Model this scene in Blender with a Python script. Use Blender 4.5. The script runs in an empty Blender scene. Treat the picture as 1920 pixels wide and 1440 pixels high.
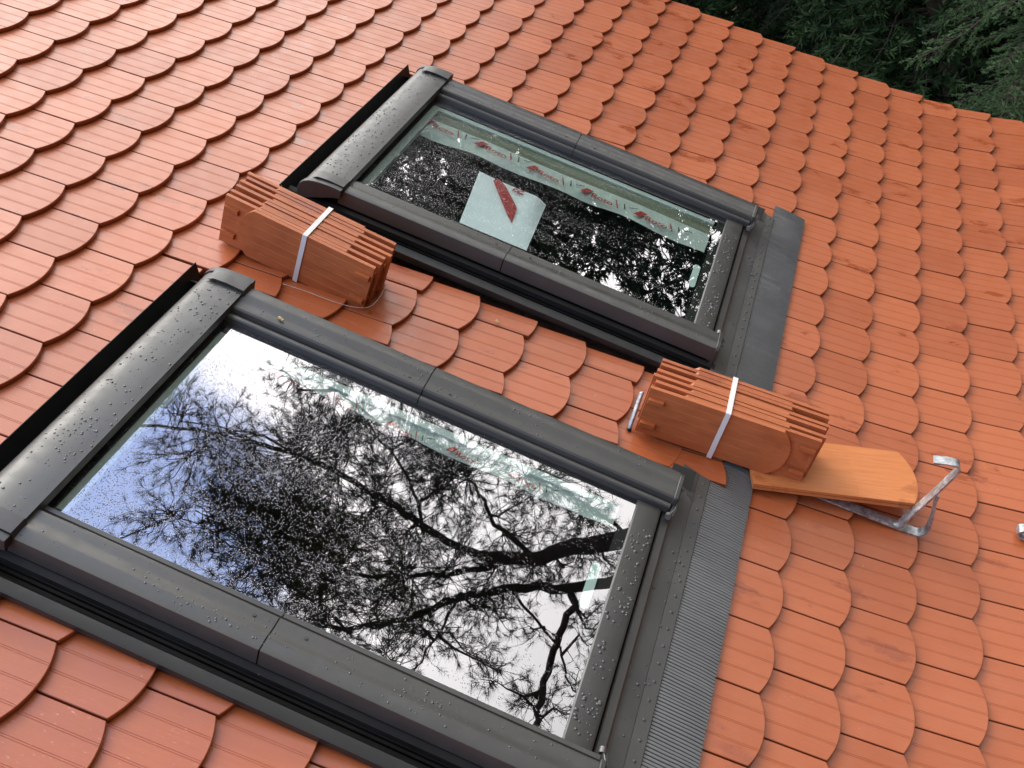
import bpy, bmesh, math, random
import numpy as np
from mathutils import Matrix, Vector, noise

# ------------------------------------------------------------------ camera, sky, sun
PITCH = math.radians(40.0)
# roof frame -> world: u runs down the slope, v along the roof, z is the roof normal
RM = Matrix(((math.cos(PITCH), 0, -math.sin(PITCH) * -1, 0), (0, 1, 0, 0),
             (-math.sin(PITCH), 0, math.cos(PITCH), 0), (0, 0, 0, 1)))
# world x = u cos + z sin ; world z = -u sin + z cos
RM = Matrix(((math.cos(PITCH), 0, math.sin(PITCH), 0), (0, 1, 0, 0),
             (-math.sin(PITCH), 0, math.cos(PITCH), 0), (0, 0, 0, 1)))
S = bpy.context.scene
def rodrigues(w):
    t = math.sqrt(sum(a * a for a in w)); k = [a / t for a in w]
    return Matrix.Rotation(t, 3, Vector(k))
RC = rodrigues((2.22980705, 0.492371466, 0.141552957))     # roof frame -> lens frame (x right, y down, z forward)
CPOS = Vector((2.28092125, -2.25935957, 1.76578502))
FPX = 1968.77
cam_data = bpy.data.cameras.new('camera'); cam = bpy.data.objects.new('camera', cam_data)
S.collection.objects.link(cam); S.camera = cam
cam_data.sensor_width = 36.0; cam_data.lens = FPX / 1920 * 36.0
cam_data.clip_start = 0.05; cam_data.clip_end = 500
Rb = RC.transposed() @ Matrix(((1, 0, 0), (0, -1, 0), (0, 0, -1)))
cam.matrix_world = RM @ (Matrix.Translation(CPOS) @ Rb.to_4x4())

SUN_AZ, SUN_EL = math.radians(128), math.radians(52)
SD = Vector((math.cos(SUN_EL) * math.cos(SUN_AZ), math.cos(SUN_EL) * math.sin(SUN_AZ), math.sin(SUN_EL)))
W = bpy.data.worlds.new('World'); S.world = W; W.use_nodes = True
nt = W.node_tree; nt.nodes.clear()
def nd(t, typ, **kw):
    n = t.nodes.new(typ)
    for k, v in kw.items():
        if k == 'ins':
            for a, b in v.items(): n.inputs[a].default_value = b
        else: setattr(n, k, v)
    return n
def maprange(t, src, a, b, c=0.0, d=1.0, smooth=True):
    m = nd(t, 'ShaderNodeMapRange'); m.interpolation_type = 'SMOOTHSTEP' if smooth else 'LINEAR'
    t.links.new(src, m.inputs['Value'])
    for k, v in (('From Min', a), ('From Max', b), ('To Min', c), ('To Max', d)): m.inputs[k].default_value = v
    return m.outputs['Result']
def mth(t, op, a, b=None):
    m = nd(t, 'ShaderNodeMath', operation=op)
    for i, q in enumerate((a, b)):
        if q is None: continue
        if isinstance(q, (int, float)): m.inputs[i].default_value = q
        else: t.links.new(q, m.inputs[i])
    return m.outputs[0]
sky = nd(nt, 'ShaderNodeTexSky', sky_type='NISHITA', sun_disc=False)
sky.sun_elevation = SUN_EL; sky.sun_rotation = math.radians(90) - SUN_AZ
sky.air_density = 1.2; sky.ozone_density = 2.0
tc = nd(nt, 'ShaderNodeTexCoord')
def dotdir(az, el):
    a, e = math.radians(az), math.radians(el)
    v = nd(nt, 'ShaderNodeVectorMath', operation='DOT_PRODUCT')
    nt.links.new(tc.outputs['Generated'], v.inputs[0])
    v.inputs[1].default_value = (math.cos(e) * math.cos(a), math.cos(e) * math.sin(a), math.sin(e))
    return v.outputs['Value']
cn = nd(nt, 'ShaderNodeTexNoise', ins={'Scale': 3.2, 'Detail': 8.0, 'Roughness': 0.62, 'Distortion': 0.4})
nt.links.new(tc.outputs['Generated'], cn.inputs['Vector'])
# clear blue gaps in the cloud cover
gap1 = maprange(nt, mth(nt, 'ADD', dotdir(62, 60), mth(nt, 'MULTIPLY', cn.outputs['Fac'], 0.05)), 0.989, 1.004)
gap2 = maprange(nt, mth(nt, 'ADD', dotdir(250, 40), mth(nt, 'MULTIPLY', cn.outputs['Fac'], 0.3)), 0.95, 1.10)
gap = mth(nt, 'MAXIMUM', gap1, gap2)
cb = nd(nt, 'ShaderNodeBackground')
ccol = nd(nt, 'ShaderNodeMix', data_type='RGBA')
ccol.inputs['A'].default_value = (0.95, 0.94, 0.90, 1); ccol.inputs['B'].default_value = (1.0, 0.965, 0.925, 1)
cfac = maprange(nt, cn.outputs['Fac'], 0.35, 0.65)
nt.links.new(cfac, ccol.inputs['Factor']); nt.links.new(ccol.outputs['Result'], cb.inputs['Color'])
# cloud is brightest where the veiled sun stands, over the ridge side of the house
near = mth(nt, 'ADD', mth(nt, 'MULTIPLY', maprange(nt, dotdir(112, 50), 0.45, 1.0), 3.7), mth(nt, 'MULTIPLY', maprange(nt, dotdir(60, 35), 0.86, 0.98), 1.2))
cstr = mth(nt, 'ADD', near, mth(nt, 'ADD', mth(nt, 'MULTIPLY', cfac, 0.5), 0.75))
nt.links.new(cstr, cb.inputs['Strength'])
sb = nd(nt, 'ShaderNodeBackground', ins={'Strength': 0.15})
hs = nd(nt, 'ShaderNodeHueSaturation', ins={'Saturation': 1.25, 'Value': 1.5}); nt.links.new(sky.outputs[0], hs.inputs['Color']); nt.links.new(hs.outputs[0], sb.inputs['Color'])
gap_glow = nd(nt, 'ShaderNodeBackground', ins={'Color': (.58, .68, 1.0, 1), 'Strength': 2.2})     # blue glow added to brighten the clear gap
sa = nd(nt, 'ShaderNodeAddShader'); nt.links.new(sb.outputs[0], sa.inputs[0]); nt.links.new(gap_glow.outputs[0], sa.inputs[1])
mx = nd(nt, 'ShaderNodeMixShader'); nt.links.new(gap, mx.inputs[0])
nt.links.new(cb.outputs[0], mx.inputs[1]); nt.links.new(sa.outputs[0], mx.inputs[2])
wo = nd(nt, 'ShaderNodeOutputWorld'); nt.links.new(mx.outputs[0], wo.inputs['Surface'])
sun_d = bpy.data.lights.new('sun', 'SUN'); sun_d.energy = 1.0; sun_d.angle = math.radians(24); sun_d.color = (1, .95, .88)
sun = bpy.data.objects.new('sun', sun_d); S.collection.objects.link(sun)
sun.rotation_euler = SD.to_track_quat('Z', 'Y').to_euler()
S.view_settings.view_transform = 'Standard'; S.view_settings.look = 'None'
S.view_settings.exposure = 0.0; S.view_settings.gamma = 1.0
S.render.engine = 'CYCLES'
S.cycles.max_bounces = 8; S.cycles.transparent_max_bounces = 12

rnd = random.Random(7)
COL = S.collection

# ------------------------------------------------------------------ materials
def mat(name):
    m = bpy.data.materials.new(name); m.use_nodes = True
    t = m.node_tree; b = t.nodes['Principled BSDF']; return m, t, b
def objcoord(t, scale=(1, 1, 1), kind='Object'):
    c = nd(t, 'ShaderNodeTexCoord'); mp = nd(t, 'ShaderNodeMapping'); mp.inputs['Scale'].default_value = scale
    t.links.new(c.outputs[kind], mp.inputs[0]); return mp.outputs[0]
def tex(t, vec, scale, detail=4, rough=.5):
    n = nd(t, 'ShaderNodeTexNoise', ins={'Scale': scale, 'Detail': detail, 'Roughness': rough})
    t.links.new(vec, n.inputs['Vector']); return n.outputs['Fac']
def mixc(t, fac, a, b):
    m = nd(t, 'ShaderNodeMix', data_type='RGBA')
    if isinstance(fac, float): m.inputs['Factor'].default_value = fac
    else: t.links.new(fac, m.inputs['Factor'])
    for k, q in (('A', a), ('B', b)):
        if isinstance(q, tuple): m.inputs[k].default_value = (*q, 1)
        else: t.links.new(q, m.inputs[k])
    return m.outputs['Result']
def bump(t, b, h, dist, strength=1.0):
    n = nd(t, 'ShaderNodeBump', ins={'Distance': dist, 'Strength': strength})
    t.links.new(h, n.inputs['Height']); t.links.new(n.outputs[0], b.inputs['Normal']); return n

def clay(name, c1, c2, rough, groove_and_tail_shade=.72, scuff=.5, spec=.5, streaks=.20):
    m, t, b = mat(name)
    v = objcoord(t, (1, 1, 1)); vs = objcoord(t, (1.2, 22, 4)); 
    at = nd(t, 'ShaderNodeAttribute', attribute_name='tint').outputs['Fac']
    gr = nd(t, 'ShaderNodeAttribute', attribute_name='groove_and_tail_shade').outputs['Fac']
    base = mixc(t, at, c1, c2)
    streak = tex(t, vs, 9, 5, .6)
    base = mixc(t, maprange(t, streak, .35, .75, 0, streaks), base, (c1[0] * .72, c1[1] * .62, c1[2] * .6))
    blot = tex(t, v, 6.5, 6, .6)
    base = mixc(t, maprange(t, blot, .45, .7, 0, .22), base, (c2[0] * 1.05, c2[1] * 1.1, c2[2] * 1.2))
    # pale lime scuffs and specks
    s1 = maprange(t, tex(t, objcoord(t, (5, 14, 5)), 13, 6, .75), .60, .70)
    s0 = maprange(t, tex(t, v, 2.3, 2), .5, .62)
    base = mixc(t, mth(t, 'MULTIPLY', mth(t, 'MULTIPLY', s1, s0), scuff), base, (.62, .42, .34))
    vo = nd(t, 'ShaderNodeTexVoronoi', ins={'Scale': 34.0}); t.links.new(v, vo.inputs['Vector'])
    sp = maprange(t, vo.outputs['Distance'], .035, .06, 1, 0)
    vs2 = nd(t, 'ShaderNodeSeparateColor'); t.links.new(vo.outputs['Color'], vs2.inputs[0])
    sp = mth(t, 'MULTIPLY', sp, maprange(t, vs2.outputs[0], .90, .93))
    base = mixc(t, mth(t, 'MULTIPLY', sp, scuff), base, (.72, .6, .5))
    # damp, darker patches
    wet = maprange(t, tex(t, objcoord(t, (1.0, 2.2, 1)), 3.1, 5, .65), .60, .66)
    base = mixc(t, mth(t, 'MULTIPLY', wet, .55), base, (c1[0] * .62, c1[1] * .42, c1[2] * .3))
    base = mixc(t, mth(t, 'MULTIPLY', gr, groove_and_tail_shade), base, (c1[0] * .45, c1[1] * .35, c1[2] * .35))
    t.links.new(base, b.inputs['Base Color'])
    r = mth(t, 'ADD', maprange(t, tex(t, v, 18, 4), .3, .7, -.04, .06), rough)
    r = mth(t, 'SUBTRACT', r, mth(t, 'MULTIPLY', wet, .1))
    t.links.new(r, b.inputs['Roughness']); b.inputs['Specular IOR Level'].default_value = spec
    h = mth(t, 'ADD', mth(t, 'MULTIPLY', tex(t, v, 160, 3), .25), mth(t, 'MULTIPLY', tex(t, objcoord(t, (3, 30, 3)), 12, 3), .5))
    bump(t, b, h, .0006, .5)
    return m
M_TILE = clay('engobed_clay', (.352, .084, .026), (.440, .114, .038), .36, groove_and_tail_shade=.80)
M_BUND = clay('raw_clay', (.38, .100, .029), (.50, .142, .043), .5, scuff=1.0, groove_and_tail_shade=.45, streaks=.6)
M_LOOSE = clay('pale_clay', (.56, .180, .050), (.61, .21, .062), .6, streaks=.45, scuff=.35, groove_and_tail_shade=.3)

def paint(name, c, rough, spec=.5, metal=0.0, dirt=True, brush=0.0):
    m, t, b = mat(name); v = objcoord(t)
    base = c
    if dirt:
        base = mixc(t, maprange(t, tex(t, v, 7, 6, .65), .4, .75, 0, .35), c, (c[0] * 1.5 + .01, c[1] * 1.5 + .01, c[2] * 1.45 + .01))
        vo = nd(t, 'ShaderNodeTexVoronoi', ins={'Scale': 60.0}); t.links.new(v, vo.outputs and vo.inputs['Vector'])
        sc = nd(t, 'ShaderNodeSeparateColor'); t.links.new(vo.outputs['Color'], sc.inputs[0])
        sp = mth(t, 'MULTIPLY', maprange(t, vo.outputs['Distance'], .04, .08, 1, 0), maprange(t, sc.outputs[0], .9, .93))
        base = mixc(t, mth(t, 'MULTIPLY', sp, .5), base, (.3, .28, .25))
        t.links.new(base, b.inputs['Base Color'])
    else: b.inputs['Base Color'].default_value = (*c, 1)
    t.links.new(mth(t, 'ADD', maprange(t, tex(t, v, 30, 4), .3, .7, -.05, .08), rough), b.inputs['Roughness'])
    b.inputs['Specular IOR Level'].default_value = spec; b.inputs['Metallic'].default_value = metal
    bump(t, b, tex(t, v, 300, 2), .0002, .3)
    return m
M_METAL = paint('anthracite_painted_metal', (.048, .046, .042), .37)
M_CAP = paint('dark_plastic', (.032, .030, .028), .42)
M_BLACK = paint('black_rubber', (.006, .0058, .0055), .45, spec=.3)
M_STRIP = paint('dark_flashing_metal', (.014, .014, .013), .38)
M_APRON = paint('grey_flashing_metal', (.080, .079, .074), .48)
M_PLEAT = paint('pleated_lead_grey', (.150, .149, .146), .45, metal=.1)
M_PRESSED = paint('pressed_lead_grey', (.095, .095, .096), .42, metal=.1)
M_BLACKIN = paint('black_screen_print', (.006, .006, .007), .4, dirt=False)
M_WHITEFRAME = paint('pale_inner_frame', (.62, .70, .66), .6, dirt=False)
M_REVEAL = paint('inner_reveal', (.02, .019, .017), .8, dirt=False)
M_STRAP = paint('white_strap', (.72, .68, .64), .45, dirt=False)
def galv():
    m, t, b = mat('galvanised_steel'); v = objcoord(t)
    n = tex(t, v, 60, 5, .7)
    t.links.new(mixc(t, maprange(t, n, .35, .7), (.26, .265, .27), (.62, .64, .66)), b.inputs['Base Color'])
    b.inputs['Metallic'].default_value = .75
    t.links.new(maprange(t, n, .3, .7, .3, .55), b.inputs['Roughness'])
    bump(t, b, n, .0006, .4); return m
M_GALV = galv()
M_DULL = paint('dull_steel', (.16, .155, .15), .4, metal=.5)
def simple(name, c, rough=.6, **kw):
    m, t, b = mat(name); b.inputs['Base Color'].default_value = (*c, 1); b.inputs['Roughness'].default_value = rough
    for k, v in kw.items(): b.inputs[k].default_value = v
    return m
M_RED = simple('red_print', (.42, .018, .015), .5)
M_DARKPRINT = simple('dark_print', (.02, .03, .03), .5)
M_PAPER = simple('blue_white_card', (.84, .92, .93), .5)
M_WHITE = simple('white_label', (.66, .80, .74), .5)
M_CHIP = simple('wood_chip', (.55, .38, .17), .7)
M_LINE = simple('nylon_line', (.6, .58, .55), .3)
def film():
    m, t, b = mat('wrinkled_film'); v = objcoord(t, (1, 1, 1))
    n = tex(t, v, 16, 5, .6)
    t.links.new(mixc(t, maprange(t, n, .35, .7), (.50, .58, .53), (.60, .68, .62)), b.inputs['Base Color'])
    b.inputs['Roughness'].default_value = .4; bump(t, b, n, .003, .5); return m
M_FILM = film()
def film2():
    m, t, b = mat('beige_green_film'); v = objcoord(t, (.6, 9, 1))
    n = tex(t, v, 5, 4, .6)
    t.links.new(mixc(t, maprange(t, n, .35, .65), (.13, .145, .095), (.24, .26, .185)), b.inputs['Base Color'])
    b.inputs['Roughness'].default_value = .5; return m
M_FILM2 = film2()  # beige-green upper band of the film
def drops():
    m, t, b = mat('water_drops')
    b.inputs['Base Color'].default_value = (.07, .069, .066, 1); b.inputs['Roughness'].default_value = .05
    b.inputs['IOR'].default_value = 1.55; b.inputs['Specular IOR Level'].default_value = .65; return m
M_DROP = drops()
def glass(r0, drop_lo, drop_hi):
    m = bpy.data.materials.new('coated_window_glass'); m.use_nodes = True; t = m.node_tree; t.nodes.clear()
    v = objcoord(t)
    # fine rain beading, thinner towards the bottom of the pane, gathered in runs down the slope
    sep = nd(t, 'ShaderNodeSeparateXYZ'); t.links.new(v, sep.inputs[0])
    vo = nd(t, 'ShaderNodeTexVoronoi', ins={'Scale': 300.0, 'Randomness': 1.0}); t.links.new(v, vo.inputs['Vector'])
    sc = nd(t, 'ShaderNodeSeparateColor'); t.links.new(vo.outputs['Color'], sc.inputs[0])
    run = tex(t, objcoord(t, (1.0, 9, 1)), 3.2, 5, .6)
    dens = mth(t, 'ADD', maprange(t, sep.outputs[0], drop_lo, drop_hi, 0.95, -.10, False), maprange(t, run, .3, .7, -.55, .50))
    on = maprange(t, mth(t, 'SUBTRACT', dens, sc.outputs[0]), 0.0, 0.05)
    hgt = mth(t, 'MULTIPLY', maprange(t, vo.outputs['Distance'], 0.04, .36, 1, 0), on)
    bp = nd(t, 'ShaderNodeBump', ins={'Distance': .0014, 'Strength': .8}); t.links.new(hgt, bp.inputs['Height'])
    gl = nd(t, 'ShaderNodeBsdfGlossy', ins={'Roughness': 0.0, 'Color': (.97, .95, 1, 1)}); t.links.new(bp.outputs[0], gl.inputs['Normal'])
    tr = nd(t, 'ShaderNodeBsdfTransparent', ins={'Color': (.80, .86, .83, 1)})
    fr = nd(t, 'ShaderNodeLayerWeight', ins={'Blend': .5}); t.links.new(bp.outputs[0], fr.inputs['Normal'])
    f5 = mth(t, 'POWER', fr.outputs['Facing'], 4.0)
    fac = mth(t, 'ADD', mth(t, 'MULTIPLY', f5, 1 - r0), r0)
    mxs = nd(t, 'ShaderNodeMixShader'); t.links.new(fac, mxs.inputs[0])
    t.links.new(tr.outputs[0], mxs.inputs[1]); t.links.new(gl.outputs[0], mxs.inputs[2])
    o = nd(t, 'ShaderNodeOutputMaterial'); t.links.new(mxs.outputs[0], o.inputs[0]); return m
M_GLASS = glass(.26, .1, 1.15)
def bark(name, c1, c2, s=14):
    m, t, b = mat(name); n = tex(t, objcoord(t, (3, 3, 1)), s, 5, .7)
    t.links.new(mixc(t, maprange(t, n, .3, .7), c1, c2), b.inputs['Base Color']); b.inputs['Roughness'].default_value = .9
    bump(t, b, n, .02, .6); return m
M_BARK = bark('pine_bark', (.035, .024, .018), (.09, .06, .045))
def leaf(name, c1, c2, s=2.2):
    m, t, b = mat(name)
    at = nd(t, 'ShaderNodeAttribute', attribute_name='tint').outputs['Fac']
    n = tex(t, objcoord(t), s, 3)
    f = mth(t, 'MULTIPLY', mth(t, 'ADD', at, maprange(t, n, .35, .65)), .5)
    t.links.new(mixc(t, f, c1, c2), b.inputs['Base Color']); b.inputs['Roughness'].default_value = .6
    b.inputs['Specular IOR Level'].default_value = .12; return m
M_PINE = leaf('pine_needles', (.018, .030, .012), (.045, .065, .024))
M_SPRUCE = leaf('spruce_needles', (.014, .029, .010), (.044, .078, .026))
M_FIR = leaf('blue_green_needles', (.045, .095, .035), (.14, .23, .095))
def ground_mat():
    m, t, b = mat('forest_floor'); v = objcoord(t)
    n = tex(t, v, 1.6, 8, .7); n2 = tex(t, v, .25, 4)
    c = mixc(t, maprange(t, n, .35, .65), (.035, .024, .015), (.085, .06, .038))
    c = mixc(t, maprange(t, n2, .45, .6, 0, .7), c, (.03, .045, .015))
    t.links.new(c, b.inputs['Base Color']); b.inputs['Roughness'].default_value = 1; bump(t, b, n, .2, .6); return m
M_GROUND = ground_mat()
def wallm():
    m, t, b = mat('rendered_wall'); n = tex(t, objcoord(t), 60, 5)
    t.links.new(mixc(t, n, (.5, .47, .40), (.6, .57, .5)), b.inputs['Base Color']); b.inputs['Roughness'].default_value = .9
    bump(t, b, n, .004, .5); return m
M_WALL = wallm()
M_WOOD = bark('verge_timber', (.10, .05, .03), (.19, .10, .06), 20)

# ------------------------------------------------------------------ mesh helpers
class MB:
    def __init__(self): self.v = []; self.f = []; self.tint = {}; self.gr = {}
    def vert(self, p): self.v.append(tuple(p)); return len(self.v) - 1
    def face(self, *ids): self.f.append(tuple(ids))
    def box(self, a, b, ax=None):
        x0, y0, z0 = a; x1, y1, z1 = b; n = len(self.v)
        for x in (x0, x1):
            for y in (y0, y1):
                for z in (z0, z1): self.v.append((x, y, z))
        for q in ((0, 1, 3, 2), (4, 6, 7, 5), (0, 4, 5, 1), (2, 3, 7, 6), (0, 2, 6, 4), (1, 5, 7, 3)):
            self.f.append(tuple(n + i for i in q))
    def prism(self, prof, a, b, axis, cap=True):
        """extrude a closed 2D profile from a to b; axis 0: profile=(v,z), axis 1: profile=(u,z), axis 2: (u,v)"""
        n = len(self.v); k = len(prof)
        for e in (a, b):
            for p, q in prof:
                self.v.append((e, p, q) if axis == 0 else ((p, e, q) if axis == 1 else (p, q, e)))
        for i in range(k):
            j = (i + 1) % k; self.f.append((n + i, n + j, n + k + j, n + k + i))
        if cap: self.f.append(tuple(range(n, n + k))); self.f.append(tuple(range(n + 2 * k - 1, n + k - 1, -1)))
    def sheet(self, prof, a, b, axis, th=.0012):
        """open profile given thickness"""
        out = []
        for i, (p, q) in enumerate(prof):
            i0, i1 = max(0, i - 1), min(len(prof) - 1, i + 1)
            dx, dy = prof[i1][0] - prof[i0][0], prof[i1][1] - prof[i0][1]; L = math.hypot(dx, dy) or 1
            out.append((p + dy / L * th, q - dx / L * th))
        self.prism(list(prof) + out[::-1], a, b, axis)
    def tube(self, pts, rad, sides=6, cap=True):
        pts = [Vector(p) for p in pts]; n0 = len(self.v); up = Vector((.13, .31, .94))
        for i, p in enumerate(pts):
            d = (pts[min(i + 1, len(pts) - 1)] - pts[max(i - 1, 0)]).normalized()
            a = d.cross(up)
            if a.length < .05: a = d.cross(Vector((1, 0, 0)))
            a.normalize(); c = d.cross(a)
            r = rad[i] if hasattr(rad, '__len__') else rad
            for k in range(sides):
                t = 2 * math.pi * k / sides
                self.v.append(tuple(p + a * (r * math.cos(t)) + c * (r * math.sin(t))))
        for i in range(len(pts) - 1):
            for k in range(sides):
                k2 = (k + 1) % sides
                self.f.append((n0 + i * sides + k, n0 + i * sides + k2, n0 + (i + 1) * sides + k2, n0 + (i + 1) * sides + k))
        if cap:
            self.f.append(tuple(n0 + k for k in range(sides))[::-1])
            e = n0 + (len(pts) - 1) * sides; self.f.append(tuple(e + k for k in range(sides)))
    def ribbon(self, pts, wvec, th):
        """flat bar following pts (centre line), width vector wvec, thickness th"""
        pts = [Vector(p) for p in pts]; w = Vector(wvec); n0 = len(self.v)
        for i, p in enumerate(pts):
            d = (pts[min(i + 1, len(pts) - 1)] - pts[max(i - 1, 0)]).normalized()
            nrm = d.cross(w.normalized()).normalized() * (th / 2)
            for s, q in ((-1, -1), (1, -1), (1, 1), (-1, 1)): self.v.append(tuple(p + w * (s / 2) + nrm * q))
        for i in range(len(pts) - 1):
            for k in range(4):
                k2 = (k + 1) % 4
                self.f.append((n0 + i * 4 + k, n0 + i * 4 + k2, n0 + (i + 1) * 4 + k2, n0 + (i + 1) * 4 + k))
        self.f.append((n0 + 3, n0 + 2, n0 + 1, n0)); e = n0 + 4 * (len(pts) - 1); self.f.append((e, e + 1, e + 2, e + 3))
    def dome(self, c, r, h, seg=8, sx=1.0, nrm=None):
        n0 = len(self.v)
        for ring, (rr, hh) in enumerate(((1, 0), (.86, .55), (.5, .9))):
            for k in range(seg):
                t = 2 * math.pi * k / seg
                self.v.append((c[0] + r * rr * math.cos(t) * sx, c[1] + r * rr * math.sin(t), c[2] + h * hh))
        self.v.append((c[0], c[1], c[2] + h)); top = len(self.v) - 1
        for ring in range(2):
            for k in range(seg):
                k2 = (k + 1) % seg
                self.f.append((n0 + ring * seg + k, n0 + ring * seg + k2, n0 + (ring + 1) * seg + k2, n0 + (ring + 1) * seg + k))
        for k in range(seg): self.f.append((n0 + 2 * seg + k, n0 + 2 * seg + (k + 1) % seg, top))
    def build(self, name, m, parent=None, smooth=None, bevel=0.0):
        me = bpy.data.meshes.new(name); me.from_pydata(self.v, [], self.f)
        if m: me.materials.append(m)
        if self.tint or self.gr:
            for nm, dct, df in (('tint', self.tint, .5), ('groove_and_tail_shade', self.gr, 0.0)):
                a = me.attributes.new(nm, 'FLOAT', 'POINT'); arr = np.full(len(self.v), df, np.float32)
                if dct: arr[list(dct.keys())] = list(dct.values())
                a.data.foreach_set('value', arr)
        bm = bmesh.new(); bm.from_mesh(me); bmesh.ops.recalc_face_normals(bm, faces=bm.faces)
        bm.to_mesh(me); bm.free()
        if smooth is not None:
            me.polygons.foreach_set('use_smooth', [True] * len(me.polygons)); me.set_sharp_from_angle(angle=math.radians(smooth))
        o = bpy.data.objects.new(name, me); COL.objects.link(o)
        if bevel:
            bv = o.modifiers.new('bevel', 'BEVEL'); bv.width = bevel; bv.segments = 2; bv.limit_method = 'ANGLE'; bv.angle_limit = math.radians(35)
        if parent: o.parent = parent
        return o
def np_mesh(name, V, F, m, parent=None, tint=None):
    me = bpy.data.meshes.new(name); k = F.shape[1]
    me.vertices.add(len(V)); me.vertices.foreach_set('co', V.astype(np.float32).ravel())
    me.loops.add(F.size); me.loops.foreach_set('vertex_index', F.astype(np.int32).ravel())
    me.polygons.add(len(F)); me.polygons.foreach_set('loop_start', np.arange(0, F.size, k, dtype=np.int32))
    me.polygons.foreach_set('loop_total', np.full(len(F), k, np.int32)); me.update(calc_edges=True)
    if tint is not None:
        a = me.attributes.new('tint', 'FLOAT', 'POINT'); a.data.foreach_set('value', tint.astype(np.float32))
    me.materials.append(m); o = bpy.data.objects.new(name, me); COL.objects.link(o)
    if parent: o.parent = parent
    return o
def tag(o, label=None, cat=None, group=None, kind=None):
    for k, v in (('label', label), ('category', cat), ('group', group), ('kind', kind)):
        if v: o[k] = v
    return o
def thing(name, label, cat, mw, group=None):
    o = bpy.data.objects.new(name, None); o.empty_display_size = .1; COL.objects.link(o); o.matrix_world = mw
    return tag(o, label, cat, group)
def on_roof(u, v, z=0.0, rot=None):
    m = RM @ Matrix.Translation((u, v, z))
    return m @ rot if rot is not None else m

# ------------------------------------------------------------------ the tiled roof
G, TW, TT, SAG = 0.159759, 0.18, 0.0150, 0.0235
CU, U0 = 0.26228, 2.93268                                 # the slope flattens towards the eaves from U0 on
def rp(u, v, h):
    d = max(u - U0, 0.0); a = CU * d
    return (u - d * a * a / 6 - math.sin(a) * h, v, d * a / 2 + math.cos(a) * h)
V_VERGE = 16 * TW
# rectangles cut out of the tiling: (u0, u1, v0, v1)
HOLES = [(1.262, 2.60, -1.311, -0.262), (1.262, 2.60, 0.082, 1.150)]
def tile(mb, us, vc, half=None, cut=None, tailcut=None, skew=0.0, lift=0.0, head=.335, curve=True, tint=.5, w=TW, plane=rp):
    """one beaver tail tile: us = line of the cusps, vc = centre line; cut=(v0,v1) saws it lengthwise"""
    g = .0018; v0, v1 = vc - w / 2 + g, vc + w / 2 - g
    if cut: v0, v1 = max(v0, cut[0]), min(v1, cut[1])
    if v1 - v0 < .012: return
    cols = [(v0, -.0012, 1), (v0 + .0015, 0, 0)]
    for c in (-.25, 0, .25):
        for o in (-.0021, .0021):
            x = vc + c * w + o
            if v0 + .004 < x < v1 - .004:
                cols += [(x - .0008, 0, 0), (x, -.0006, .42), (x + .0008, 0, 0)]
    k = int((v1 - v0) / .012)
    for i in range(1, k):
        x = v0 + (v1 - v0) * i / k
        if all(abs(x - c[0]) > .0016 for c in cols): cols.append((x, 0, 0))
    cols += [(v1 - .0015, 0, 0), (v1, -.0012, 1)]; cols.sort()
    rows = []
    sl = TT / G
    for x, dz, gr in cols:
        s = min(1.0, abs(x - vc) / (w / 2))
        ut = us + (SAG * (1 - s ** 2.1) if curve else 0) + skew * (x - vc)
        if tailcut is not None: ut = min(ut, tailcut)
        uh = us - head
        if ut - uh < .02: return
        def z(u): return -(us - u) * sl + lift * (1 - (us - u) / .335)
        r = []
        for (u, dd) in ((uh, 0.0), (us - .165, 0.0), (ut - .0016, 0.0), (ut, -.0014)):
            u = max(u, uh)
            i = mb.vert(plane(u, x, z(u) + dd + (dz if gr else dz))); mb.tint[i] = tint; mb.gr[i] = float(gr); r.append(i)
        i = mb.vert(plane(ut - .0004, x, z(ut) - TT)); mb.tint[i] = tint; mb.gr[i] = .9; r.append(i)  # tail face: shade painted in by darkening its colour
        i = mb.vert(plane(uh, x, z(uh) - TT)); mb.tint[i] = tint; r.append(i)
        rows.append(r)
    for a, b in zip(rows[:-1], rows[1:]):
        for j in range(6):
            j2 = (j + 1) % 6; mb.face(a[j], a[j2], b[j2], b[j])
    mb.face(*rows[0]); mb.face(*rows[-1][::-1])

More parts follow.
